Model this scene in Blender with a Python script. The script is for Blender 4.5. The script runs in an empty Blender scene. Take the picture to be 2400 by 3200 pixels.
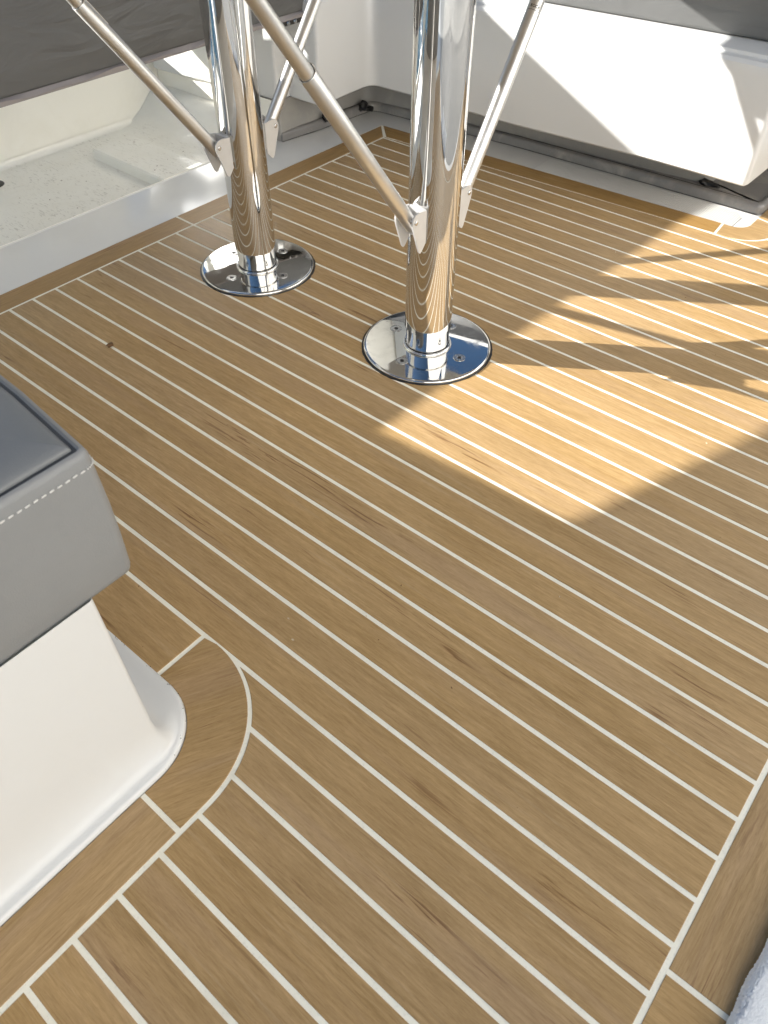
import bpy, bmesh, math, random
from mathutils import Vector, Matrix
random.seed(7)
SC = bpy.context.scene
COL = SC.collection
# ------------------------------------------------------------------ camera
cam = bpy.data.cameras.new('camera')
cam.sensor_fit = 'VERTICAL'; cam.sensor_height = 32.0; cam.lens = 23.695
cam.clip_start = 0.02; cam.clip_end = 3000
cam.dof.use_dof = True; cam.dof.focus_distance = 1.25; cam.dof.aperture_fstop = 9.0
camo = bpy.data.objects.new('camera', cam); COL.objects.link(camo)
R = Vector((0.76832329, 0.64005264, 0.00345606)); U = Vector((-0.46679067, 0.55662777, 0.68722049)); F = Vector((-0.43793354, 0.52962076, -0.72644068))
M = Matrix((R, U, -F)).transposed().to_4x4(); M.translation = (0, 0, 0.88)
camo.matrix_world = M
SC.camera = camo
# ------------------------------------------------------------------ world + sun
SUN = Vector((1.72, 1.15, -1.0)).normalized()          # direction the light travels
EL = math.asin(-SUN.z); AZ = math.atan2(-SUN.x, -SUN.y)
w = bpy.data.worlds.new('World'); SC.world = w; w.use_nodes = True
nt = w.node_tree; nt.nodes.clear()
sky = nt.nodes.new('ShaderNodeTexSky'); sky.sky_type = 'NISHITA'; sky.sun_disc = False
sky.sun_elevation = EL; sky.sun_rotation = AZ % (2 * math.pi)
sky.air_density = 1.0; sky.dust_density = 0.2; sky.ozone_density = 4.0
bg = nt.nodes.new('ShaderNodeBackground'); bg.inputs[1].default_value = 0.05
out = nt.nodes.new('ShaderNodeOutputWorld')
tint = nt.nodes.new('ShaderNodeMix'); tint.data_type = 'RGBA'; tint.blend_type = 'MULTIPLY'; tint.inputs[0].default_value = 1.0
tint.inputs[7].default_value = (0.96, 1.0, 0.98, 1)        # camera white balance, even over the whole sky
nt.links.new(sky.outputs[0], tint.inputs[6]); nt.links.new(tint.outputs[2], bg.inputs[0]); nt.links.new(bg.outputs[0], out.inputs[0])
sl = bpy.data.lights.new('sun', 'SUN'); sl.energy = 4.3; sl.angle = math.radians(0.5); sl.color = (1.0, 0.985, 0.955)
so = bpy.data.objects.new('sun', sl); COL.objects.link(so)
so.rotation_euler = SUN.to_track_quat('-Z', 'Y').to_euler(); so.location = (-3, -2, 4)
SC.view_settings.view_transform = 'Standard'; SC.view_settings.look = 'None'
SC.view_settings.gamma = 1.0; SC.view_settings.use_curve_mapping = False
SC.view_settings.exposure = 1.46
SC.render.engine = 'CYCLES'
cy = SC.cycles
cy.use_denoising = True
cy.max_bounces = 14; cy.diffuse_bounces = 6; cy.glossy_bounces = 6
cy.sample_clamp_indirect = 4.0; cy.blur_glossy = 0.3

# ------------------------------------------------------------------ materials
class N:
    def __init__(s, name):
        s.m = bpy.data.materials.new(name); s.m.use_nodes = True
        s.t = s.m.node_tree; s.b = s.t.nodes['Principled BSDF']
    def n(s, typ, **kw):
        x = s.t.nodes.new(typ)
        for k, v in kw.items():
            if k.startswith('i'): x.inputs[int(k[1:])].default_value = v
            else: setattr(x, k, v)
        return x
    def l(s, a, b): s.t.links.new(a, b)
    def math(s, op, a, b=None, c=None, clamp=False):
        x = s.n('ShaderNodeMath', operation=op, use_clamp=clamp)
        for i, v in enumerate((a, b, c)):
            if v is None: continue
            if isinstance(v, (int, float)): x.inputs[i].default_value = v
            else: s.l(v, x.inputs[i])
        return x.outputs[0]
    def vec(s, pos, scale, off=(0, 0, 0)):
        x = s.n('ShaderNodeMapping'); s.l(pos, x.inputs[0]); x.inputs[3].default_value = scale
        x.inputs[1].default_value = off
        return x.outputs[0]
    def noise(s, v, scale=1.0, detail=3.0, rough=0.55, dist=0.0):
        x = s.n('ShaderNodeTexNoise'); s.l(v, x.inputs['Vector'])
        x.inputs['Scale'].default_value = scale; x.inputs['Detail'].default_value = detail
        x.inputs['Roughness'].default_value = rough; x.inputs['Distortion'].default_value = dist
        return x.outputs[0]
    def ramp(s, f, lo, hi):
        x = s.n('ShaderNodeMapRange'); s.l(f, x.inputs[0]); x.inputs[1].default_value = lo; x.inputs[2].default_value = hi
        x.clamp = True
        return x.outputs[0]
    def mix(s, f, a, b, mode='MIX'):
        x = s.n('ShaderNodeMix', data_type='RGBA', blend_type=mode)
        for i, v in ((0, f), (6, a), (7, b)):
            if isinstance(v, (int, float)): x.inputs[i].default_value = v
            elif isinstance(v, tuple): x.inputs[i].default_value = (*v, 1)
            else: s.l(v, x.inputs[i])
        return x.outputs[2]
    def bump(s, h, strength, dist=0.001, normal=None):
        x = s.n('ShaderNodeBump'); s.l(h, x.inputs['Height'])
        x.inputs['Strength'].default_value = strength; x.inputs['Distance'].default_value = dist
        if normal: s.l(normal, x.inputs['Normal'])
        s.l(x.outputs[0], s.b.inputs['Normal']); return x.outputs[0]
    def set(s, **kw):
        names = dict(col='Base Color', rough='Roughness', metal='Metallic', coat='Coat Weight', coatr='Coat Roughness', spec='Specular IOR Level', sheen='Sheen Weight', sss='Subsurface Weight')
        for k, v in kw.items():
            inp = s.b.inputs[names[k]]
            if isinstance(v, tuple): inp.default_value = (*v, 1)
            elif isinstance(v, (int, float)): inp.default_value = v
            else: s.l(v, inp)
        return s
    def pos(s): return s.n('ShaderNodeNewGeometry').outputs['Position']
    def opos(s): return s.n('ShaderNodeTexCoord').outputs['Object']

def wood(name, angle, lo=(.294, .184, .076), hi=(.480, .320, .156), con=1.0):
    k = N(name)
    rnd = k.n('ShaderNodeObjectInfo').outputs['Random']
    rot = k.n('ShaderNodeMapping'); rot.inputs[2].default_value = (0, 0, -angle); k.l(k.pos(), rot.inputs[0])
    off = k.n('ShaderNodeVectorMath', operation='MULTIPLY_ADD'); 
    cmb = k.n('ShaderNodeCombineXYZ'); k.l(rnd, cmb.inputs[0]); k.l(rnd, cmb.inputs[2])
    k.l(cmb.outputs[0], off.inputs[0]); off.inputs[1].default_value = (37.0, 0, 11.0); k.l(rot.outputs[0], off.inputs[2])
    p = off.outputs[0]
    fine = k.noise(k.vec(p, (26, 330, 1)), 1, 6, .72, .5)
    med = k.noise(k.vec(p, (8, 95, 1)), 1, 5, .65, .8)
    blot = k.noise(k.vec(p, (2.4, 9, 1)), 1, 3, .6, .5)
    pale = k.noise(k.vec(p, (5.0, 110, 1), (3, 7, 0)), 1, 3, .6, .6)
    streak = k.noise(k.vec(p, (6, 130, 1), (9, 2, 5)), 1, 4, .6, 1.4)
    sreg = k.noise(k.vec(p, (4.2, 17, 1), (1, 5, 3)), 1, 2, .5, .3)
    pore = k.noise(k.vec(p, (95, 700, 1)), 1, 3, .65)
    t = k.math('ADD', k.math('MULTIPLY', fine, .58), k.math('ADD', k.math('MULTIPLY', med, .34), k.math('MULTIPLY', blot, .20)))
    t = k.ramp(t, .42, .70)
    c = k.mix(t, lo, hi)
    c = k.mix(k.math('MULTIPLY', k.ramp(pale, .60, .74), .28), c, (.50, .375, .235))
    sm = k.math('MULTIPLY', k.ramp(streak, .56, .66), k.ramp(sreg, .57, .66))
    c = k.mix(k.math('MULTIPLY', sm, .82), c, (.140, .058, .016))
    pk = k.math('MULTIPLY', k.ramp(k.noise(k.vec(p, (1.8, 22, 1), (4, 4, 8)), 1, 2), .56, .70), .22)
    c = k.mix(pk, c, (.36, .245, .165))
    c = k.mix(k.math('MULTIPLY', k.ramp(pore, .50, .70), .24), c, (.185, .105, .042))
    tone = k.n('ShaderNodeHueSaturation'); k.l(c, tone.inputs['Color'])
    k.l(k.math('MULTIPLY_ADD', rnd, .09, .955), tone.inputs['Value'])
    k.l(k.math('MULTIPLY_ADD', k.math('FRACT', k.math('MULTIPLY', rnd, 17.3)), .06, 1.0), tone.inputs['Saturation'])
    k.set(col=tone.outputs[0], spec=.38)
    k.l(k.math('MULTIPLY_ADD', blot, .22, .34), k.b.inputs['Roughness'])
    k.bump(k.math('ADD', fine, k.math('MULTIPLY', pore, .8)), .35, .0006)
    return k.m

def gelcoat(name, col=(.66, .652, .628), rough=.28, dirt=.07, scale=6):
    k = N(name); p = k.pos()
    d = k.ramp(k.noise(p, scale, 5, .65, .6), .50, .82)
    f = k.ramp(k.noise(p, scale * 14, 4, .7), .60, .80)
    m = k.math('MULTIPLY', k.math('ADD', d, k.math('MULTIPLY', f, .5)), dirt, clamp=True)
    k.set(col=k.mix(m, col, (.47, .43, .36)), coat=.25, coatr=.08)
    k.set(rough=rough)
    k.bump(k.noise(p, 9, 1), .04, .006)
    return k.m

def vinyl(name, col, rough=.42, wr=.0):
    k = N(name); p = k.pos()
    g = k.n('ShaderNodeTexVoronoi'); g.inputs['Scale'].default_value = 900; k.l(p, g.inputs['Vector'])
    t = k.noise(p, 5, 4, .6)
    k.set(col=k.mix(t, tuple(c * .90 for c in col), tuple(c * 1.12 for c in col)), spec=.45)
    k.l(k.math('MULTIPLY_ADD', t, .15, rough - .07), k.b.inputs['Roughness'])
    b1 = k.n('ShaderNodeBump'); k.l(g.outputs[0], b1.inputs['Height']); b1.inputs['Strength'].default_value = .22; b1.inputs['Distance'].default_value = .0005
    h = k.noise(k.vec(p, (3, 4, 14), (0, 0, 0)), 1.6, 3, .5, .8)
    k.bump(h, .35 if wr else .12, .02 if wr else .01, b1.outputs[0])
    return k.m

def plain(name, col, rough=.5, metal=0.0, bump=0.0, bs=200, var=.06):
    k = N(name); p = k.opos()
    t = k.noise(p, bs * .2, 3)
    k.set(col=k.mix(t, tuple(c * (1 - var) for c in col), tuple(min(1, c * (1 + var)) for c in col)), rough=rough, metal=metal)
    if bump: k.bump(k.noise(p, bs, 3), bump, .001)
    return k.m

WOODX = wood('teak_lengthwise', 0.0)
BLO, BHI = (.275, .158, .054), (.430, .265, .102)
WOODY = wood('teak_crosswise', math.pi / 2)
WOODL = wood('teak_left_border', math.pi / 2, BLO, BHI)
WOODB = wood('teak_border', 0.0, BLO, BHI)
WOODD = wood('teak_diagonal', math.radians(62))
GEL = gelcoat('white_gelcoat')
GELF = gelcoat('gelcoat_sole', (.72, .71, .68), .18, .12, 5)
def pan_mat():
    k = N('locker_liner'); p = k.pos()
    d = k.ramp(k.noise(p, 7, 5, .65, .6), .45, .80)
    c = k.mix(k.math('MULTIPLY', d, .30), (.90, .87, .78), (.74, .69, .55))
    up = k.n('ShaderNodeSeparateXYZ'); k.l(k.n('ShaderNodeNewGeometry').outputs['Normal'], up.inputs[0])
    flo = k.ramp(up.outputs[2], .9, .97)
    sp = k.noise(k.vec(p, (55, 190, 60)), 1, 2, .5, 1.0)
    sr = k.ramp(k.noise(p, 9, 3), .35, .6)
    m = k.math('MULTIPLY', k.math('MULTIPLY', k.ramp(sp, .58, .66), sr), k.math('MULTIPLY', flo, .42))
    c = k.mix(m, c, (.36, .32, .24))
    m2 = k.math('MULTIPLY', k.ramp(k.noise(p, 120, 2, .5), .76, .80), k.math('MULTIPLY', flo, .6))
    c = k.mix(m2, c, (.10, .085, .06))
    k.set(col=c, rough=.38, coat=.1); k.bump(k.noise(p, 60, 4), .2, .003)
    return k.m
PAN = pan_mat()
def caulk_mat():
    k = N('cream_caulk'); p = k.pos()
    c = k.mix(k.noise(p, 30, 4, .6), (.79, .75, .62), (.89, .85, .72))
    c = k.mix(k.math('MULTIPLY', k.ramp(k.noise(p, 260, 3, .6), .56, .75), .30), c, (.45, .42, .36))
    c = k.mix(k.math('MULTIPLY', k.ramp(k.noise(p, 11, 4, .65), .52, .72), .35), c, (.52, .47, .37))
    k.set(col=c, rough=.6, spec=.3); k.bump(k.noise(p, 900, 2), .25, .0005)
    return k.m
CAULK = caulk_mat()
def chrome_mat(name, rough, smear):
    k = N(name); p = k.opos()
    s1 = k.ramp(k.noise(p, 28, 5, .65, .5), .46, .78)
    s2 = k.ramp(k.noise(p, 300, 3, .6), .62, .75)
    k.set(col=k.mix(k.math('MULTIPLY', s1, smear), (.70, .69, .67), (.50, .48, .46)), metal=1.0)
    k.l(k.math('ADD', k.math('MULTIPLY_ADD', s1, smear * .35, rough), k.math('MULTIPLY', s2, smear * .25)), k.b.inputs['Roughness'])
    k.bump(k.noise(p, 9, 1), .035, .003)
    return k.m
CHROME = chrome_mat('polished_steel', .015, .22)
CHROMED = chrome_mat('polished_steel_plate', .02, .45)
def alu():
    k = N('anodised_aluminium'); p = k.opos()
    t = k.noise(p, 40, 4)
    k.set(col=k.mix(t, (.66, .65, .63), (.74, .73, .71)), metal=1.0)
    k.l(k.math('MULTIPLY_ADD', t, .08, .30), k.b.inputs['Roughness'])
    k.bump(k.noise(p, 700, 2), .06, .0004)
    return k.m
ALU = alu()
ALUW = plain('grey_coated_bracket', (.60, .59, .575), .38, .35, .05, 300)
STEEL = plain('brushed_steel_screw', (.55, .54, .52), .25, 1.0)
BLACK = plain('black_sealant', (.012, .011, .010), .45)
DIRT = plain('dirty_seam', (.030, .026, .021), .8, 0, .3, 150, .3)
GREYV = vinyl('grey_vinyl', (.205, .205, .201), .40)
DARKV = vinyl('dark_grey_vinyl', (.128, .127, .122), .42, 1)
SEAM = plain('dark_seam', (.055, .055, .055), .6)
THREAD = plain('pale_thread', (.62, .60, .56), .7)
THREADD = plain('grey_thread', (.26, .25, .23), .7)
BOARD = plain('mauve_grey_board', (.30, .27, .26), .6)
CRUMB = plain('dry_leaf', (.16, .085, .035), .9, 0, .4, 90, .4)
DUST = plain('pale_dust', (.62, .52, .36), .9)
INK = plain('black_ink', (.012, .012, .014), .5)
def towel_mat():
    k = N('white_terry'); p = k.pos()
    n1 = k.noise(p, 700, 2, .5); 
    k.set(col=k.mix(n1, (.78, .78, .77), (.90, .90, .89)), rough=.95, sheen=.3, spec=.1)
    k.bump(k.noise(p, 1100, 2, .6), .5, .0012)
    return k.m
TOWEL = towel_mat()
def water_mat():
    k = N('sea_water'); p = k.pos()
    k.set(col=(.012, .045, .06), rough=.08); k.bump(k.noise(p, .9, 4), .35, .25)
    return k.m

# ------------------------------------------------------------------ mesh helpers
def link(name, bm, mat, parent=None, smooth=False, kind=None):
    me = bpy.data.meshes.new(name)
    bm.normal_update(); bm.to_mesh(me); bm.free()
    me.materials.append(mat)
    if smooth:
        for f in me.polygons: f.use_smooth = True
        try: me.set_sharp_from_angle(angle=math.radians(smooth if smooth > 1 else 35))
        except Exception: pass
    o = bpy.data.objects.new(name, me); COL.objects.link(o)
    if parent: o.parent = parent
    if kind: o['kind'] = kind
    return o
def thing(name, label, cat, loc=(0, 0, 0), group=None):
    o = bpy.data.objects.new(name, None); COL.objects.link(o); o.location = loc; o.empty_display_size = .05
    o['label'] = label; o['category'] = cat
    if group: o['group'] = group
    return o
def tag(o, label, cat, group=None):
    o['label'] = label; o['category'] = cat
    if group: o['group'] = group
    return o
def offset(pts, d):
    """move a CCW polygon inwards by d (mitre)"""
    n = len(pts); res = []
    for i in range(n):
        a, b, c = Vector(pts[i - 1]), Vector(pts[i]), Vector(pts[(i + 1) % n])
        e1 = (b - a).normalized(); e2 = (c - b).normalized()
        n1 = Vector((-e1.y, e1.x)); n2 = Vector((-e2.y, e2.x))
        m = n1 + n2; m = m / max(.15, m.dot(n1)) if m.length > 1e-6 else n1
        res.append((b + m * d)[:])
    return res
def area(p): return .5 * sum(p[i - 1][0] * p[i][1] - p[i][0] * p[i - 1][1] for i in range(len(p)))
def loft(bm, loops, cap0=True, cap1=True, closed=True):
    """loops: lists of (x,y,z), all of one length"""
    vs = [[bm.verts.new(p) for p in lp] for lp in loops]
    n = len(vs[0])
    for a, b in zip(vs, vs[1:]):
        for i in range(n if closed else n - 1):
            j = (i + 1) % n
            bm.faces.new((a[i], a[j], b[j], b[i]))
    if cap0: bm.faces.new(vs[0][::-1])
    if cap1: bm.faces.new(vs[-1])
    return vs
def prism(bm, poly, prof, rad=None, seg=7):
    """poly CCW; prof list of (inset, z) bottom to top; rad rounds the corners of every loop"""
    loops = []
    for d, z in prof:
        q = offset(poly, d)
        if rad is not None:
            rl = rad if isinstance(rad, (list, tuple)) else [rad] * len(poly)
            q = roundpoly(q, [max(r - d, .002) if r > 0 else 0 for r in rl], seg)
        loops.append([(x, y, z) for x, y in q])
    return loft(bm, loops)
def box(bm, x0, x1, y0, y1, z0, z1):
    v = [bm.verts.new(p) for p in ((x0, y0, z0), (x1, y0, z0), (x1, y1, z0), (x0, y1, z0), (x0, y0, z1), (x1, y0, z1), (x1, y1, z1), (x0, y1, z1))]
    for f in ((3, 2, 1, 0), (4, 5, 6, 7), (0, 1, 5, 4), (1, 2, 6, 5), (2, 3, 7, 6), (3, 0, 4, 7)): bm.faces.new([v[i] for i in f])
def lathe(bm, prof, cx=0, cy=0, seg=64, cap0=False, cap1=False):
    loops = [[(cx + r * math.cos(2 * math.pi * i / seg), cy + r * math.sin(2 * math.pi * i / seg), z) for i in range(seg)] for r, z in prof]
    return loft(bm, loops, cap0, cap1)
def frame(d):
    d = d.normalized(); a = Vector((1, 0, 0)) if abs(d.x) < .8 else Vector((0, 1, 0))
    x = a.cross(d).normalized(); return x, d.cross(x).normalized(), d
def tube(bm, a, b, prof, seg=32, cap0=False, cap1=False):
    """prof: (t along in metres, radius)"""
    a, b = Vector(a), Vector(b); x, y, d = frame(b - a)
    loops = [[tuple(a + d * t + (x * math.cos(2 * math.pi * i / seg) + y * math.sin(2 * math.pi * i / seg)) * r) for i in range(seg)] for t, r in prof]
    return loft(bm, loops, cap0, cap1)
def roundpoly(pts, rad, seg=8):
    """round the corners of a polygon; rad is one number or a list"""
    res = []; n = len(pts)
    for i in range(n):
        r = rad[i] if isinstance(rad, (list, tuple)) else rad
        a, b, c = Vector(pts[i - 1]), Vector(pts[i]), Vector(pts[(i + 1) % n])
        if r <= 0: res.append(tuple(b)); continue
        u, v = (a - b).normalized(), (c - b).normalized()
        th = math.acos(max(-1, min(1, u.dot(v)))); t = r / math.tan(th / 2)
        ctr = b + (u + v).normalized() * (r / math.sin(th / 2))
        p0, p1 = b + u * t - ctr, b + v * t - ctr
        a0 = math.atan2(p0.y, p0.x); da = math.atan2(p1.y, p1.x) - a0
        while da > math.pi: da -= 2 * math.pi
        while da < -math.pi: da += 2 * math.pi
        res += [(ctr.x + r * math.cos(a0 + da * k / seg), ctr.y + r * math.sin(a0 + da * k / seg)) for k in range(seg + 1)]
    return res
def sheet_with_holes(name, polys, thick, mat, parent, mw):
    """flat panel with openings: outline and holes in (x,y), extruded and placed by matrix mw"""
    cu = bpy.data.curves.new(name, 'CURVE'); cu.dimensions = '2D'; cu.fill_mode = 'BOTH'; cu.extrude = thick / 2
    for p in polys:
        sp = cu.splines.new('POLY'); sp.points.add(len(p) - 1); sp.use_cyclic_u = True
        for q, (x, y) in zip(sp.points, p): q.co = (x, y, 0, 1)
    tmp = bpy.data.objects.new(name, cu); COL.objects.link(tmp)
    me = bpy.data.meshes.new_from_object(tmp.evaluated_get(bpy.context.evaluated_depsgraph_get()))
    bpy.data.objects.remove(tmp); bpy.data.curves.remove(cu)
    me.transform(mw); me.materials.clear(); me.materials.append(mat); me.name = name
    o = bpy.data.objects.new(name, me); COL.objects.link(o)
    if parent: o.parent = parent
    return o

# ------------------------------------------------------------------ deck
PITCH, V0, CW = 0.056478, 0.47159, 0.0064
UL, UR = -1.5226, 0.0988
deck = bpy.data.objects.new('deck', None); COL.objects.link(deck); deck['kind'] = 'structure'
deck['label'] = 'cockpit sole laid with teak planks and cream caulking'
H = CW / 2
def uL_in(v):
    """left limit of the plank field (caulk centre line)"""
    if v < .146: return -.387
    if v < .3022: return -.547 + math.sqrt(max(0, .16 ** 2 - (v - .146) ** 2))
    if v < 1.834: return UL
    if v < 1.8872: return UL + (v - 1.834) / .0532 * 1.01
    if v < 1.986: return -.49 + math.sqrt(max(0, .099 ** 2 - (v - 1.986) ** 2))
    return -.391
def uL_out(v):
    if v < .1315: return -.455
    if v < .2215: return -.546 + math.sqrt(max(0, .091 ** 2 - (v - .1315) ** 2))
    if v < 1.901: return -1.590
    if v < 1.951: return -1.590 + (v - 1.901) / .050 * 1.07
    if v < 1.990: return -.50 + math.sqrt(max(0, .040 ** 2 - (v - 1.990) ** 2))
    return -.460
bm = bmesh.new()                                                # the caulking shows between the planks
vs = [-.62 + i * .02 for i in range(38)] + [.1315 + .09 * i / 12 for i in range(13)] + [.24 + i * .1 for i in range(17)] + [1.901 + .05 * i / 10 for i in range(11)] + [1.951 + .039 * i / 10 for i in range(11)] + [2.05, 2.2, 2.5]
vs = sorted(set(round(v, 5) for v in vs))
rows = [(bm.verts.new((uL_out(v), v, -.0007)), bm.verts.new((.17, v, -.0007))) for v in vs]
for a, b in zip(rows, rows[1:]): bm.faces.new((a[0], a[1], b[1], b[0]))
link('caulking', bm, CAULK, deck)
def plank(poly, mat, name='plank'):
    if area(poly) < 0: poly = poly[::-1]
    bm = bmesh.new()
    z = random.uniform(-.00015, .00015)
    prism(bm, poly, [(0, -.0035), (0, -.0005 + z), (.0006, z)])
    return link(name, bm, mat, deck)
def clean(poly, eps=.0008):
    res = []
    for p in poly:
        if not res or (Vector(p) - Vector(res[-1])).length > eps: res.append(p)
    if (Vector(res[0]) - Vector(res[-1])).length < eps: res.pop()
    return res
for n in range(-18, 36):
    a, b = V0 + n * PITCH + H, V0 + (n + 1) * PITCH - H
    ks = 14 if (b < .31 or b > 1.82) else 1
    left = [(uL_in(a + (b - a) * i / ks) + H, a + (b - a) * i / ks) for i in range(ks + 1)]
    if n == -4:                                                  # the plank that runs out in the turn of the border
        left = [(min(x, -.36), y) for x, y in left]
    poly = clean([(UR - H, a), (UR - H, b)] + left[::-1], .0004)
    if len(poly) >= 3: plank(poly, WOODX)
# border boards: left side (two), lower left (along, turn, across), right side (two), far side
g = .0001
plank([(-1.590, .36), (UL - H, .36), (UL - H, 1.0935 - H), (-1.590, 1.0945 - H)], WOODL, 'border_plank')
plank(clean([(-1.590, 1.0945 + H), (UL - H, 1.0935 + H), (UL - H, 1.832), (-1.587, 1.896)]), WOODL, 'border_plank')
plank([(-1.50, .2215), (-.5705 - H, .2215), (-.5705 - H, .3022 - H), (-1.50, .3022 - H)], WOODX, 'border_plank')
arc_o = [(-.547 + (.16 - H) * math.cos(t), .146 + (.16 - H) * math.sin(t)) for t in [math.pi / 2 * i / 20 for i in range(21)]]
arc_i = [(-.546 + .091 * math.cos(t), .1315 + .09 * math.sin(t)) for t in [math.pi / 2 * i / 16 for i in range(17)]]
plank(clean([(-.455, .1055 + H), (-.387 - H, .1055 + H)] + arc_o + [(-.5705 + H, .3022 - H), (-.5705 + H, .2215)] + arc_i[::-1]), WOODD, 'border_plank')
plank([(-.455, -.62), (-.387 - H, -.62), (-.387 - H, .1055 - H), (-.455, .1055 - H)], WOODY, 'border_plank')
plank([(UR + H, .333 + H), (.17, .333 + H), (.17, 2.5), (UR + H, 2.5)], WOODY, 'border_plank')
plank([(UR + H, -.62), (.17, -.62), (.17, .333 - H), (UR + H, .333 - H)], WOODX, 'border_plank')
plank(clean([(UL + .004, 1.834 + H + .001), (-.512 - H, 1.8872 + H), (-.517 - H, 1.9515), (-1.583, 1.9015)]), WOODB, 'border_plank')
arc_o = [(-.49 + (.099 - H) * math.cos(t), 1.986 + (.099 - H) * math.sin(t)) for t in [-math.pi / 2 + math.pi / 2 * i / 16 for i in range(17)]]
arc_i = [(-.50 + .040 * math.cos(t), 1.990 + .039 * math.sin(t)) for t in [-math.pi / 2 + math.pi / 2 * i / 12 for i in range(13)]]
plank(clean([(-.512 + H, 1.8872 + H)] + arc_o + [(-.391 - H, 2.02), (-.46, 2.035)] + arc_i[::-1] + [(-.517 + H, 1.9515)]), WOODX, 'border_plank')
plank([(-.46, 2.035 + CW), (-.391 - H, 2.02 + CW), (-.391 - H, 2.5), (-.46, 2.5)], WOODY, 'border_plank')
# white moulded sole around the teak
bm = bmesh.new(); box(bm, -1.79, .215, -2.4, 3.2, -.06, -.0030); link('sole', bm, GELF, deck)
bm = bmesh.new()                                                 # rounded lip along the locker
loft(bm, [[(-1.786 + .006 * math.cos(t), y, -.009 + .008 * math.sin(t)) for t in [math.pi * 1.25 - math.pi * 1.25 * i / 12 for i in range(13)]] for y in (-.4, .4, .9, 1.612)], False, False, False)
link('lip', bm, GELF, deck, 60)
bm = bmesh.new()                                                 # ribbed non-slip pad on the white strip
u = -1.06
while u < -.498:
    t = (u + 1.06) / .565
    y0 = 1.9275 + .022 * (u + 1.06) / .53; y1 = 2.021 + .021 * t
    if u > -.52: y1 -= (u + .52) * 1.1
    box(bm, u, u + .0028, y0 + .004, y1, -.003, -.0013); u += .0053
link('nonslip_rib', bm, GELF, deck, kind='stuff')

# aft deck outside the cockpit and the sea
bm = bmesh.new(); box(bm, .215, 2.15, -4, 3.75, -.30, -.004); link('side_deck', bm, gelcoat('grey_side_deck', (.30, .30, .29), .6, .2, 4), None, kind='structure')
bm = bmesh.new(); box(bm, -900, 900, -900, 900, -1.6, -1.3); link('sea_water', bm, water_mat(), None, kind='structure')

# ------------------------------------------------------------------ hull side with the window opening (light comes in here)
hull = thing('cabin_side', 'white cabin side wall behind the open locker at left', 'wall')
XW = -2.26
win = [(-.516, 1.157), (-.420, 1.065), (-.282, .930), (.30, .948), (.79, .965), (.924, .980), (1.264, .9435), (1.7, .93), (2.30, .93), (2.30, 1.90), (1.60, 1.745), (.6, 1.466), (-.213, 1.241), (-.40, 1.187)]
slot1 = [(1.53, .185), (1.44, .322), (1.365, .322), (1.377, .221), (1.41, .216)]
slot2 = [(.985, .264), (1.075, .264), (1.075, .288), (.985, .288)]
mw = Matrix(((0, 0, 1, XW - .012), (1, 0, 0, 0), (0, 1, 0, 0), (0, 0, 0, 1)))
bounce_slot4 = [(.64, .01), (-.34, .01), (-.60, .225), (.385, .225)]  # added opening: sun on the hidden locker floor brightens the rest by bounce
bounce_slot3 = [(1.56, .345), (1.53, .335), (1.40, .395), (1.24, .590), (1.24, .62), (1.30, .86), (1.56, .63)]  # added opening: lets sun onto hidden end of locker for bounce light
sheet_with_holes('wall', [[(-2.6, -.05), (3.0, -.05), (3.0, 2.1), (-2.6, 2.1)], win, slot1, slot2, bounce_slot3, bounce_slot4], .02, PAN, hull, mw)
ny = thing('bounce_hull', 'unseen white hull added to bounce sunlight into the cockpit', 'bounce reflector')  # added out of view as a sunlit reflector filling the cockpit shade
bm = bmesh.new(); prism(bm, [(2.3, -3.5), (6.6, -3.5), (6.6, 8.5), (-.9, 8.5), (-.9, 3.9), (2.3, 3.9)], [(.15, -1.4), (0, -.4), (-.05, .6), (-.08, 3.4), (.0, 3.5)], [.3, 0, 0, .2, .3, .4], 6); link('hull', bm, gelcoat('bounce_hull_cream', (.82, .79, .74), .3, .05), ny, 40)
bm = bmesh.new()
box(bm, 2.20, 2.30, -3.5, 3.80, -1.4, .24); box(bm, -1.00, 2.20, 3.82, 3.92, -1.4, .24); link('dark_reflect_band', bm, plain('dark_reflect_paint', (.014, .016, .022), .35), ny)  # unseen dark band, added to give the poles dark reflections
bm = bmesh.new(); box(bm, -2.262, -2.20, 1.60, 2.56, .665, .885); link('dark_pad', bm, plain('black_vinyl', (.016, .016, .017), .5), hull)
# ------------------------------------------------------------------ open locker at left (pan)
pan = thing('locker', 'open white locker under the left seat with speckled dirty floor', 'locker')
bm = bmesh.new()
x0, x1 = XW, -1.786
prof = [(-.5, -.03), (1.40, -.03), (1.45, -.026), (1.50, .0), (1.545, .038), (1.565, .055), (1.592, .058), (1.594, .114)]
rows = [[bm.verts.new((x, y, z)) for x in (x0, -2.1, -1.95, x1 if y < 1.59 else -1.742)] for y, z in prof]
for a, b in zip(rows, rows[1:]):
    for i in range(3): bm.faces.new((a[i], a[i + 1], b[i + 1], b[i]))
e = [bm.verts.new((x1, y, .0)) for y, z in prof[:4]]
for i in range(3): bm.faces.new((rows[i][3], e[i], e[i + 1], rows[i + 1][3]))
link('liner', bm, PAN, pan, 40)
bm = bmesh.new(); box(bm, -2.23, -1.812, 1.580, 1.598, .1165, .62); link('bounce_panel', bm, PAN, pan)  # hidden panel added to bounce sun onto the locker floor
bm = bmesh.new()                                                 # fillet at the foot of the back wall
loft(bm, [[(XW + .001 + .018 * (1 - math.sin(t)), y, -.0295 + .018 * (1 - math.cos(t))) for t in [math.pi / 2 * i / 6 for i in range(7)]] for y in (-.4, 1.46)], False, False, False)
link('fillet', bm, PAN, pan, 60)
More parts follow.
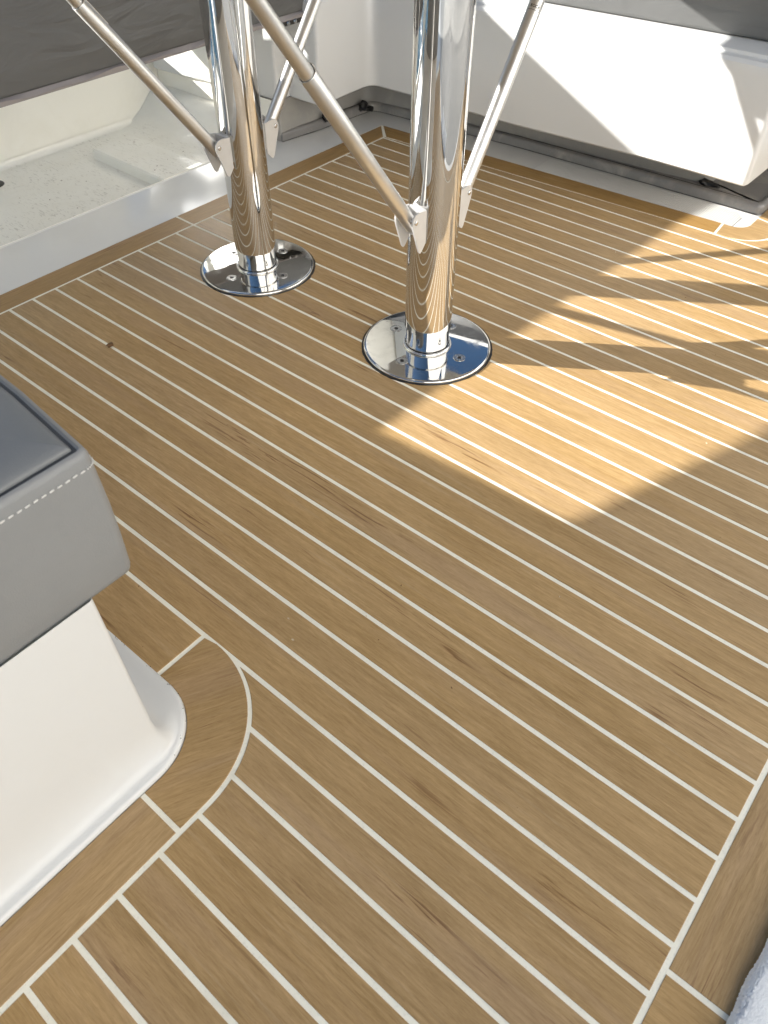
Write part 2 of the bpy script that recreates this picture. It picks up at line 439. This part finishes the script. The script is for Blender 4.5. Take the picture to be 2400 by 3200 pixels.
bm = bmesh.new(); prism(bm, [(-2.12, 1.215), (-1.787, 1.212), (-1.787, 1.36), (-2.12, 1.36)], [(0, -.031), (.002, -.006), (.006, -.002)]); link('step', bm, PAN, pan, 30)
bm = bmesh.new(); prism(bm, [(-2.225, .86), (-2.135, .86), (-2.115, .985), (-2.225, .985)], [(0, -.0295), (.0, -.0290)]); link('drain_recess', bm, PAN, pan)
bm = bmesh.new(); lathe(bm, [(.0, -.0262), (.018, -.0262), (.026, -.027), (.031, -.0285)], -2.18, .925, 24); link('drain', bm, BLACK, pan)
bm = bmesh.new()
for _ in range(34):
    x = random.uniform(-2.2, -1.82); y = random.uniform(.6, 1.42); r = random.uniform(.0007, .0020); a = random.uniform(0, 6.3)
    z = -.0295
    if -2.12 < x < -1.787 and 1.2 < y < 1.37: z = -.0015
    if y > 1.4: z = -.027
    c, s = math.cos(a) * r, math.sin(a) * r
    v = [bm.verts.new(p) for p in ((x - c * 2, y - s * 2, z), (x + s, y - c, z + .0008), (x + c * 2, y + s * 2, z), (x - s, y + c, z + .0008))]
    bm.faces.new(v)
link('dirt_flake', bm, CRUMB, pan, kind='stuff')
bm = bmesh.new(); lathe(bm, [(0, .004), (.045, .004), (.052, .002), (.058, 0)], 0, 0, 40)       # round inspection plate on the back wall
bmesh.ops.transform(bm, matrix=Matrix.Translation((XW + .0, .80, .285)) @ Matrix.Rotation(math.pi / 2, 4, 'Y'), verts=bm.verts)
link('inspection_plate', bm, GEL, pan, 30)
bm = bmesh.new(); lathe(bm, [(0, .003), (.0035, .003), (.005, 0)], 0, 0, 12)
bmesh.ops.transform(bm, matrix=Matrix.Translation((XW, .878, .243)) @ Matrix.Rotation(math.pi / 2, 4, 'Y'), verts=bm.verts)
link('screw', bm, STEEL, pan)

# ------------------------------------------------------------------ corner settee: moulded white base
settee = thing('settee_base', 'white moulded settee base overhanging a recessed grimy kickboard coloured dark for shade, along the far side', 'bench')
P = [(-1.736, 1.612), (-1.736, 1.66), (-1.615, 1.66), (-1.622, 1.893), (-1.125, 1.897), (-.752, 1.922), (-.4865, 1.922), (-.476, 2.62), (-2.25, 2.62), (-2.25, 1.565)]
Prad = [.01, .0, .012, .035, 0, 0, .014, .02, .02, .02]
bm = bmesh.new()
prism(bm, P, [(.006, .107), (.0, .112), (0, .341), (.003, .353), (.010, .360), (.032, .361), (.035, .367), (.040, .3685)], [max(r, .004) for r in Prad], 6)
link('base', bm, GEL, settee, 30)
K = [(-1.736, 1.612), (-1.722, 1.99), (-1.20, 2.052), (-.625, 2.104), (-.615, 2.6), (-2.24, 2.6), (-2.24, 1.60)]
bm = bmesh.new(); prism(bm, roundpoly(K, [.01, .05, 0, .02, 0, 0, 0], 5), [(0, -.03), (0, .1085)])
link('kickboard', bm, gelcoat('kickboard_shade_gelcoat', (.30, .285, .26), .4, .5, 12), settee, 30)  # base colour lowered to paint in the shade under the overhang
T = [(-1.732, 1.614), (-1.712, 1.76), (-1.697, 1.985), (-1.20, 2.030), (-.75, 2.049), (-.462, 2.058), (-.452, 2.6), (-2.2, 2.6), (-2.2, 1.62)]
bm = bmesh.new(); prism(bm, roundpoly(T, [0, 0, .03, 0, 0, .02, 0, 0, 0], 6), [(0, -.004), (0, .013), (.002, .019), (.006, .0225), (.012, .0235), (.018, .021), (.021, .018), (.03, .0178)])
link('plinth', bm, gelcoat('plinth_shade_gelcoat', (.20, .19, .18), .30, .75, 10), settee, 40)  # dark base colour carries the overhang's shade as well as dirt
bm = bmesh.new()                                                # grime along the seam above the bead
S1 = offset(roundpoly(T, [0, 0, .03, 0, 0, .02, 0, 0, 0], 6), .019)
for i in range(len(S1) - 4):
    a, b = Vector(S1[i]), Vector(S1[i + 1]); m = max(1, int((b - a).length / .02))
    if b.y > 2.1 and b.x > -.5: continue
    for k in range(m):
        if random.random() < .45: continue
        p, q = a.lerp(b, k / m), a.lerp(b, (k + random.uniform(.5, 1)) / m); d = (q - p).normalized(); nn = Vector((-d.y, d.x)) * random.uniform(.001, .004)
        v = [bm.verts.new((x.x, x.y, .0208)) for x in (p, q, q + nn, p + nn)]
        bm.faces.new(v)
link('grime', bm, DIRT, settee, kind='stuff')
def seam_line(path, z, w, parent, mat, name):
    bm = bmesh.new(); rr = random.Random(len(path)); prev = None
    for a, b in zip(path, path[1:]):
        a, b = Vector(a), Vector(b); d = (b - a).normalized(); nn = Vector((-d.y, d.x)); m = max(1, int((b - a).length / .03))
        for k in range(m + 1):
            p = a.lerp(b, k / m); ww = w * rr.uniform(.6, 1.4)
            cur = (bm.verts.new((p.x - nn.x * ww, p.y - nn.y * ww, z)), bm.verts.new((p.x + nn.x * ww, p.y + nn.y * ww, z + .0002)))
            if prev: bm.faces.new((prev[0], cur[0], cur[1], prev[1]))
            prev = cur
    return link(name, bm, mat, parent)
seam_line(S1[:14], .0216, .0016, settee, DIRT, 'seam_line')
seam_line(offset(roundpoly(T, [0, 0, .03, 0, 0, .02, 0, 0, 0], 6), -.0012)[:14], -.0016, .0016, settee, DIRT, 'seam_line')
def blob(x, y, z, r, n, parent, mat, name, h=.5, wx=1.0):
    bm = bmesh.new(); bmesh.ops.create_icosphere(bm, subdivisions=2, radius=r)
    rr = random.Random(n)
    for v in bm.verts:
        v.co *= rr.uniform(.65, 1.3); v.co.z *= h; v.co.x *= wx; v.co += Vector((x, y, z))
    return link(name, bm, mat, parent)
blob(-1.694, 1.935, .022, .016, 1, settee, BLACK, 'sealant_lump', .9)
blob(-1.690, 1.955, .012, .016, 4, settee, BLACK, 'sealant_lump', .6)
blob(-1.707, 1.775, .030, .010, 2, settee, BLACK, 'sealant_lump', 1.2)
blob(-.632, 2.097, .023, .012, 3, settee, BLACK, 'sealant_lump', .7, 1.4)
blob(-.608, 2.099, .022, .008, 6, settee, BLACK, 'sealant_lump', .6, 1.8)
bm = bmesh.new(); box(bm, -.561, -.557, 2.005, 2.30, .3687, .3694); link('lid_joint', bm, SEAM, settee)

# ------------------------------------------------------------------ cushions
def cushion(name, label, poly, rads, z0, z1, mat, group, piping=True, st=True, rows=((.017, THREAD),), top=None):
    t = thing(name, label, 'cushion', (0, 0, 0), group)
    Q = roundpoly(poly, rads, 7)
    h = z1 - z0; rads = [max(r, .004) for r in rads]
    bm = bmesh.new()
    prism(bm, poly, [(.006, z0), (.0012, z0 + .003), (0, z0 + .008), (-.0012, z0 + h * .3), (-.0015, z0 + h * .55), (0, z1 - .024), (.0008, z1 - .008), (.003, z1 - .002), (.0065, z1 - .0006), (.0095, z1 - .0035)], rads)
    link('boxing', bm, mat, t, 50)
    bm = bmesh.new()
    prism(bm, poly, [(.0085, z1 - .0034), (.0085, z1 - .0026), (.0125, z1 - .0026), (.0125, z1 - .0034)], rads); link('seam', bm, SEAM, t)
    bm = bmesh.new()
    prism(bm, poly, [(.0120, z1 - .006), (.0122, z1 - .0012), (.0145, z1 + .0016), (.020, z1 + .0045), (.032, z1 + .0085), (.050, z1 + .0115), (.062, z1 + .0125)], rads)
    link('top_panel', bm, top or mat, t, 50)
    bm = bmesh.new()
    n = len(Q)
    for dz, tm in rows:
        pts = [Vector(p) for p in offset(Q, -.0004)]
        for i in range(n):
            a, b = pts[i], pts[(i + 1) % n]; L = (b - a).length; k = max(1, round(L / .0074))
            for j in range(k):
                p, q = a.lerp(b, (j + .12) / k), a.lerp(b, (j + .80) / k)
                z = z1 - dz + random.uniform(-.0003, .0003)
                tube(bm, (p.x, p.y, z), (q.x, q.y, z + .0004), [(0, .0002), (L / k * .1, .0008), (L / k * .55, .0008), (L / k * .66, .0002)], 6)
    link('stitching', bm, rows[0][1], t, True, 'stuff')
    return t
cushion('seat_cushion', 'light grey seat cushion with white stitching, cropped at the left edge in front',
        [(-1.15, -.95), (-.4865, -.95), (-.4865, .207), (-.60, .2165), (-1.15, .236)], [.02, .02, .011, 0, .02], .300, .459, GREYV, 'grey boat seat cushions', top=vinyl('grey_vinyl_top_shade', (.165, .168, .167), .38))  # top vinyl coloured darker to stand in for weaker light from above
cushion('seat_cushion', 'dark grey seat cushion above the open locker at upper left',
        [(-1.80, .25), (-1.662, .25), (-1.660, 1.74), (-1.80, 1.70)], [.02, .012, .010, .01], .333, .545, DARKV, 'grey boat seat cushions', rows=((.104, THREADD), (.119, THREADD)))
cushion('seat_cushion', 'grey seat cushion on the settee base at upper right, half in sun',
        [(-1.62, 2.00), (-1.13, 2.008), (-.58, 2.046), (-.30, 2.055), (-.30, 2.60), (-1.62, 2.60)], [.015, 0, 0, .02, .02, .02], .3700, .53, DARKV, 'grey boat seat cushions', rows=((.020, THREADD),))
sb = thing('seat_board', 'thin mauve-grey board edge under the upper left cushion', 'board')
bm = bmesh.new()
pts = [(-1.654, .25 + i * .05) for i in range(30)]
loft(bm, [[(-1.80, y, .322), (-1.656, y, .3225), (-1.6545, y, .329 + .003 * math.sin(y * 19) + .002 * math.sin(y * 43)), (-1.662, y, .3345), (-1.80, y, .3335)] for y in [.25 + i * .03 for i in range(50)]])
link('edge_strip', bm, BOARD, sb, 40)
for i, y in enumerate((1.565, 1.60, 1.625)):
    bm = bmesh.new(); lathe(bm, [(0, .003), (.004, .003), (.006, 0)], 0, 0, 12)
    bmesh.ops.transform(bm, matrix=Matrix.Translation((-1.655, y, .318)) @ Matrix.Rotation(math.pi / 2, 4, 'Y'), verts=bm.verts)
    link('screw', bm, STEEL, sb)
bm = bmesh.new(); box(bm, -1.75, -1.657, 1.54, 1.655, .312, .3215); link('hinge', bm, DIRT, sb)
# dark backrest in the far corner
br = thing('backrest', 'dark grey backrest cushion in the far corner', 'backrest')
bm = bmesh.new(); prism(bm, roundpoly([(-2.23, 1.93), (-2.13, 1.93), (-2.10, 2.40), (-.4, 2.46), (-.4, 2.58), (-2.23, 2.58)], .03, 5), [(.02, .52), (0, .55), (0, .90), (.02, .93)])
link('cushion_pad', bm, plain('charcoal_vinyl', (.035, .034, .032), .5), br, 50)
coam = thing('coaming', 'white side coaming behind the settee', 'wall')
bm = bmesh.new(); box(bm, -2.24, .3, 2.62, 2.74, -.05, 1.10); link('wall', bm, GEL, coam)
bm = bmesh.new(); box(bm, -2.24, -2.03, 2.625, 2.735, 1.102, 1.978); link('pillar', bm, GEL, coam)

# ------------------------------------------------------------------ near bench base at left
nb = thing('bench_base', 'white moulded bench base with curved foot, under the light grey cushion', 'bench')
def corner_loop(xf, yf, r, z, seg=18):
    cx, cyy = xf - r, yf - r
    return [(-1.4, yf, z), (-1.0, yf, z)] + [(cx + r * math.cos(t), cyy + r * math.sin(t), z) for t in [math.pi / 2 * (1 - i / seg) for i in range(seg + 1)]] + [(xf, -.3, z), (xf, -.95, z)]
bm = bmesh.new()
loft(bm, [corner_loop(*a)[::-1] for a in ((-.4560, .2215, .091, -.003), (-.4562, .2212, .091, .0022), (-.4580, .2195, .090, .0052), (-.4610, .215, .086, .0068), (-.4660, .205, .070, .0085), (-.4710, .190, .045, .0125), (-.4755, .177, .024, .0190), (-.4795, .168, .012, .0290), (-.4820, .163, .008, .0420), (-.4835, .161, .006, .060), (-.4842, .158, .006, .3045))], False, False, False)
link('base', bm, gelcoat('bench_gelcoat', (.60, .594, .575), .30, .10, 7), nb, 60)

bm = bmesh.new(); rg = random.Random(5)
for _ in range(34):                                             # grit caught in the corner of the moulded foot
    t = rg.uniform(0, math.pi / 2) if rg.random() < .7 else None
    if t is None: x, y = rg.uniform(-.66, -.55), .2215 - abs(rg.gauss(.002, .003))
    else:
        r = .091 - abs(rg.gauss(.002, .009)); x, y = -.546 + r * math.cos(t), .1315 + (r - .001) * math.sin(t)
    q = rg.uniform(.0003, .0009)
    v = [bm.verts.new((x + math.cos(a) * q, y + math.sin(a) * q, .0058)) for a in (0, 1.6, 3.1, 4.7)]
    bm.faces.new(v)
link('grit', bm, DIRT, nb, kind='stuff')
# ------------------------------------------------------------------ table pedestals
PR, ZT = .0455, .775
def pedestal(cx, cy, label, smin, splus):
    t = thing('table_pedestal', label, 'table leg', (cx, cy, 0), 'polished table pedestals')
    def part(name, bm, mat, par=t, sm=0):
        return link(name, bm, mat, par, sm)
    bm = bmesh.new(); lathe(bm, [(PR - .003, ZT), (PR, ZT), (PR, .0508), (PR - .0008, .0500), (PR - .003, .0500), (PR - .003, .055)], 0, 0, 96); part('pole', bm, CHROME, t, 18)
    bm = bmesh.new(); lathe(bm, [(.0425, .060), (.0425, .012)], 0, 0, 96); part('collar', bm, CHROME, t, 30)
    bm = bmesh.new()
    lathe(bm, [(.0425 + .003 + .0030 * math.cos(a), .0085 + .0030 * math.sin(a)) for a in [2 * math.pi * i / 10 for i in range(11)]], 0, 0, 72); part('weld_ring', bm, CHROME, t, 80)
    bm = bmesh.new(); lathe(bm, [(.128, -.003), (.128, .0030), (.1272, .0048), (.1255, .0058), (.1225, .0062), (.0, .0066)], 0, 0, 96)
    bp = part('base_plate', bm, CHROMED, t, 40)
    bm = bmesh.new(); lathe(bm, [(.126 , .0006), (.1315 , .0010), (.1325, -.003)], 0, 0, 96)
    rr = random.Random(cx)
    for v in bm.verts: v.co.xy *= 1 + rr.uniform(-.006, .006)
    part('sealant_ring', bm, BLACK, t)
    for k in range(4):
        a = math.pi / 2 * k
        x, y = .080 * math.cos(a), .080 * math.sin(a)
        bm = bmesh.new(); lathe(bm, [(.0122, .0062), (.0119, .0070), (.0114, .0071), (.0111, .0062), (.0101, .0062), (.0098, .0073), (.0046, .0072), (.0046, .0060)], x, y, 28)
        s = part('screw', bm, STEEL, bp, 30)
        bm = bmesh.new(); lathe(bm, [(0, .00705), (.0042, .00705)], x, y, 6); part('hex_socket', bm, BLACK, s.parent)
    for sgn, (d0, z0, d1, z1, mouth) in ((-1, smin), (1, splus)):
        a = Vector((0, sgn * d0, z0)); b = Vector((0, sgn * d1, z1)); dr = (b - a).normalized()
        Lm = mouth; Lt = (ZT - .012 - z0) / dr.z
        bm = bmesh.new(); e = a + dr * 1
        tube(bm, a, e, [(-.022, .002), (-.022, .0118), (-.012, .0123), (Lm - .001, .0123), (Lm, .0119), (Lm, .0113), (Lm - .03, .0112)], 40, True)
        st = part('strut', bm, ALU, t, 35)
        bm = bmesh.new(); tube(bm, a, e, [(Lm - .03, .0104), (Lt, .0104)], 40, False, True); part('inner_tube', bm, ALU, st, 35)
        bm = bmesh.new()                                      # lock tongue lying on the sleeve
        x, y, d = frame(dr)
        up = (Vector((0, 0, 1)) - dr * dr.z).normalized()
        side = dr.cross(up)
        for (l0, l1) in ((Lm - .055, Lm + .004),):
            loops = []
            for l in (l0, l1):
                c = a + dr * l
                loops.append([tuple(c + (up * math.cos(q) + side * math.sin(q)) * rr_) for q, rr_ in [(-.25, .0121), (-.25, .0133), (0, .0137), (.25, .0133), (.25, .0121)]])
            loft(bm, loops)
        part('lock_tongue', bm, ALU, st)
        # bracket: a back plate on the pole and two tapered cheeks
        prof = [(.0475, .2440), (.0475, .3020), (.068, .3050), (.078, .3035), (.0835, .2980), (.0855, .2900), (.0835, .2800), (.066, .2340), (.062, .2300), (.0575, .2325)]
        bm = bmesh.new()
        for xs in (-.0185, .0185):
            lp = [[(xs + q, sgn * d, z) for d, z in prof] for q in (-.0016, .0016)]
            loft(bm, lp)
        loft(bm, [[(-.0169, sgn * .0445, z), (.0169, sgn * .0445, z), (.0169, sgn * .052, z), (-.0169, sgn * .052, z)] for z in (.252, .3015)])
        bmesh.ops.recalc_face_normals(bm, faces=bm.faces)
        br_ = part('bracket', bm, ALUW, t, 30)
        bm = bmesh.new(); tube(bm, (-.0225, sgn * .0765, .2905), (.0225, sgn * .0765, .2905), [(0, .0028), (.001, .0042), (.002, .0044), (.043, .0044), (.044, .0042), (.045, .0026)], 16, True, True); part('screw', bm, STEEL, br_, 30)
        bm = bmesh.new(); tube(bm, (0, sgn * .044, .258), (0, sgn * .0555, .258), [(0, .004), (.0095, .004), (.0115, .0025)], 14, False, True); part('bolt', bm, STEEL, br_, 30)
    return t
p1 = pedestal(-1.249, 1.052, 'polished steel table pedestal farther back, beside the open locker', (.078, .291, .297, .571, .35), (.081, .291, .234, .481, .39))
p2 = pedestal(-.760, 1.052, 'polished steel table pedestal in the middle with its base at the sun patch', (.076, .291, .366, .654, .345), (.090, .286, .265, .547, .40))
# printed maker's sticker on the right strut
def strut_label():
    a = Vector((-.760, 1.052 + .090, .286)); b = Vector((-.760, 1.052 + .265, .547)); dr = (b - a).normalized()
    target = Vector((-.76, 1.308, .535)); l0 = (target - a).dot(dr)
    toC = (Vector((0, 0, .88)) - target); toC = (toC - dr * toC.dot(dr)).normalized(); side = dr.cross(toC).normalized()   # side: to the left seen along
    bm = bmesh.new()
    def put(x, y, zoff=.0002):                       # x across the tube, y along it
        r = .0123 + zoff; ang = x / r
        return a + dr * (l0 + y) + (toC * math.cos(ang) - side * math.sin(ang)) * r
    cu = bpy.data.curves.new('t', 'FONT'); cu.body = 'ROCA'; cu.size = .0062; cu.align_x = 'CENTER'; cu.resolution_u = 3; cu.offset = .00012
    to = bpy.data.objects.new('t', cu); COL.objects.link(to)
    me = bpy.data.meshes.new_from_object(to.evaluated_get(bpy.context.evaluated_depsgraph_get()))
    bpy.data.objects.remove(to); bpy.data.curves.remove(cu)
    flip = -1 if side.dot(R) > 0 else 1
    vs = [bm.verts.new(put(flip * -v.co.x * -1, v.co.y)) for v in me.vertices]
    for p in me.polygons:
        try: bm.faces.new([vs[i] for i in p.vertices])
        except ValueError: pass
    def strip(x0, x1, y0, y1):
        n = 6
        rows = [(bm.verts.new(put(flip * (x0 + (x1 - x0) * i / n), y0)), bm.verts.new(put(flip * (x0 + (x1 - x0) * i / n), y1))) for i in range(n + 1)]
        for p, q in zip(rows, rows[1:]): bm.faces.new((p[0], q[0], q[1], p[1]))
    strip(-.0115, .0105, -.0040, -.0034); strip(.0098, .0105, -.0034, .022); strip(.0078, .0083, -.001, .008); strip(-.0055, -.0040, .011, .020)
    bmesh.ops.recalc_face_normals(bm, faces=bm.faces)
    st = [c for c in p2.children if c.name.startswith('strut')][1]
    o = link('printed_label', bm, INK, None); o.parent = st; o.matrix_parent_inverse = Matrix.Translation((.760, -1.052, 0))
strut_label()
tt = thing('cockpit_table', 'white table carried by the two polished pedestals', 'table')
bm = bmesh.new(); prism(bm, roundpoly([(-1.355, .56), (-.50, .56), (-.50, 1.76), (-1.415, 1.76), (-1.411, 1.622), (-1.362, 1.560), (-1.355, 1.461), (-1.374, 1.402), (-1.440, 1.330), (-1.355, 1.300)], [.06, .1, .1, .01, .02, .05, .05, .05, .012, .02], 6), [(.004, .776), (0, .780), (0, .796), (.003, .80)]); link('panel', bm, GEL, tt, 30)

# ------------------------------------------------------------------ towel, lower right
tw = thing('towel', 'white terry towel at the lower right corner', 'towel')
bm = bmesh.new(); rr = random.Random(3)
NX, NY = 120, 300
grid = []
for j in range(NY + 1):
    row = []
    y = .15 + .52 * j / NY
    edge = .1655 + (y - .33) * .02 + .0012 * math.sin(y * 31) + .0007 * math.sin(y * 97)
    for i in range(NX + 1):
        s = i / NX
        x = edge + s * s * .10 + s * .06
        z = .004 + .010 * (1 - math.exp(-s * 22)) + .003 * math.sin(y * 17 + s * 4)
        hem = .35 if .30 < y < .40 and s > .12 else 1.0
        row.append(bm.verts.new((x + rr.uniform(-.0006, .0006) * hem, y + rr.uniform(-.0011, .0011) * hem, z + rr.uniform(-.0008, .0008) * hem)))
    grid.append(row)
for a, b in zip(grid, grid[1:]):
    for i in range(NX): bm.faces.new((a[i], a[i + 1], b[i + 1], b[i]))
link('cloth', bm, TOWEL, tw, 180)

# ------------------------------------------------------------------ bits lying on the deck
c = blob(-1.244, .640, .004, .007, 9, None, CRUMB, 'dried_leaf', .6); tag(c, 'small brown crumpled dried leaf on a caulk line near the left border', 'leaf')
bm = bmesh.new(); rr = random.Random(21)
def flake(x, y, r):
    a = rr.uniform(0, 6.3); c, s = math.cos(a) * r, math.sin(a) * r
    v = [bm.verts.new(p) for p in ((x - c * 1.6, y - s * 1.6, .0006), (x + s * .7, y - c * .7, .0016), (x + c * 1.6, y + s * 1.6, .0008), (x - s * .7, y + c * .7, .0006))]
    bm.faces.new(v)
for _ in range(70): flake(rr.uniform(-1.5, .09), rr.uniform(.1, 1.8), rr.uniform(.0005, .0014))
o = link('dust_speck', bm, CRUMB, None, kind='stuff'); o['label'] = 'scattered tiny dark specks on the teak'
bm = bmesh.new()
for _ in range(26): flake(rr.uniform(-1.5, .09), rr.uniform(.1, 1.8), rr.uniform(.0006, .0018))
o = link('pale_speck', bm, DUST, None, kind='stuff'); o['label'] = 'scattered pale specks on the teak'
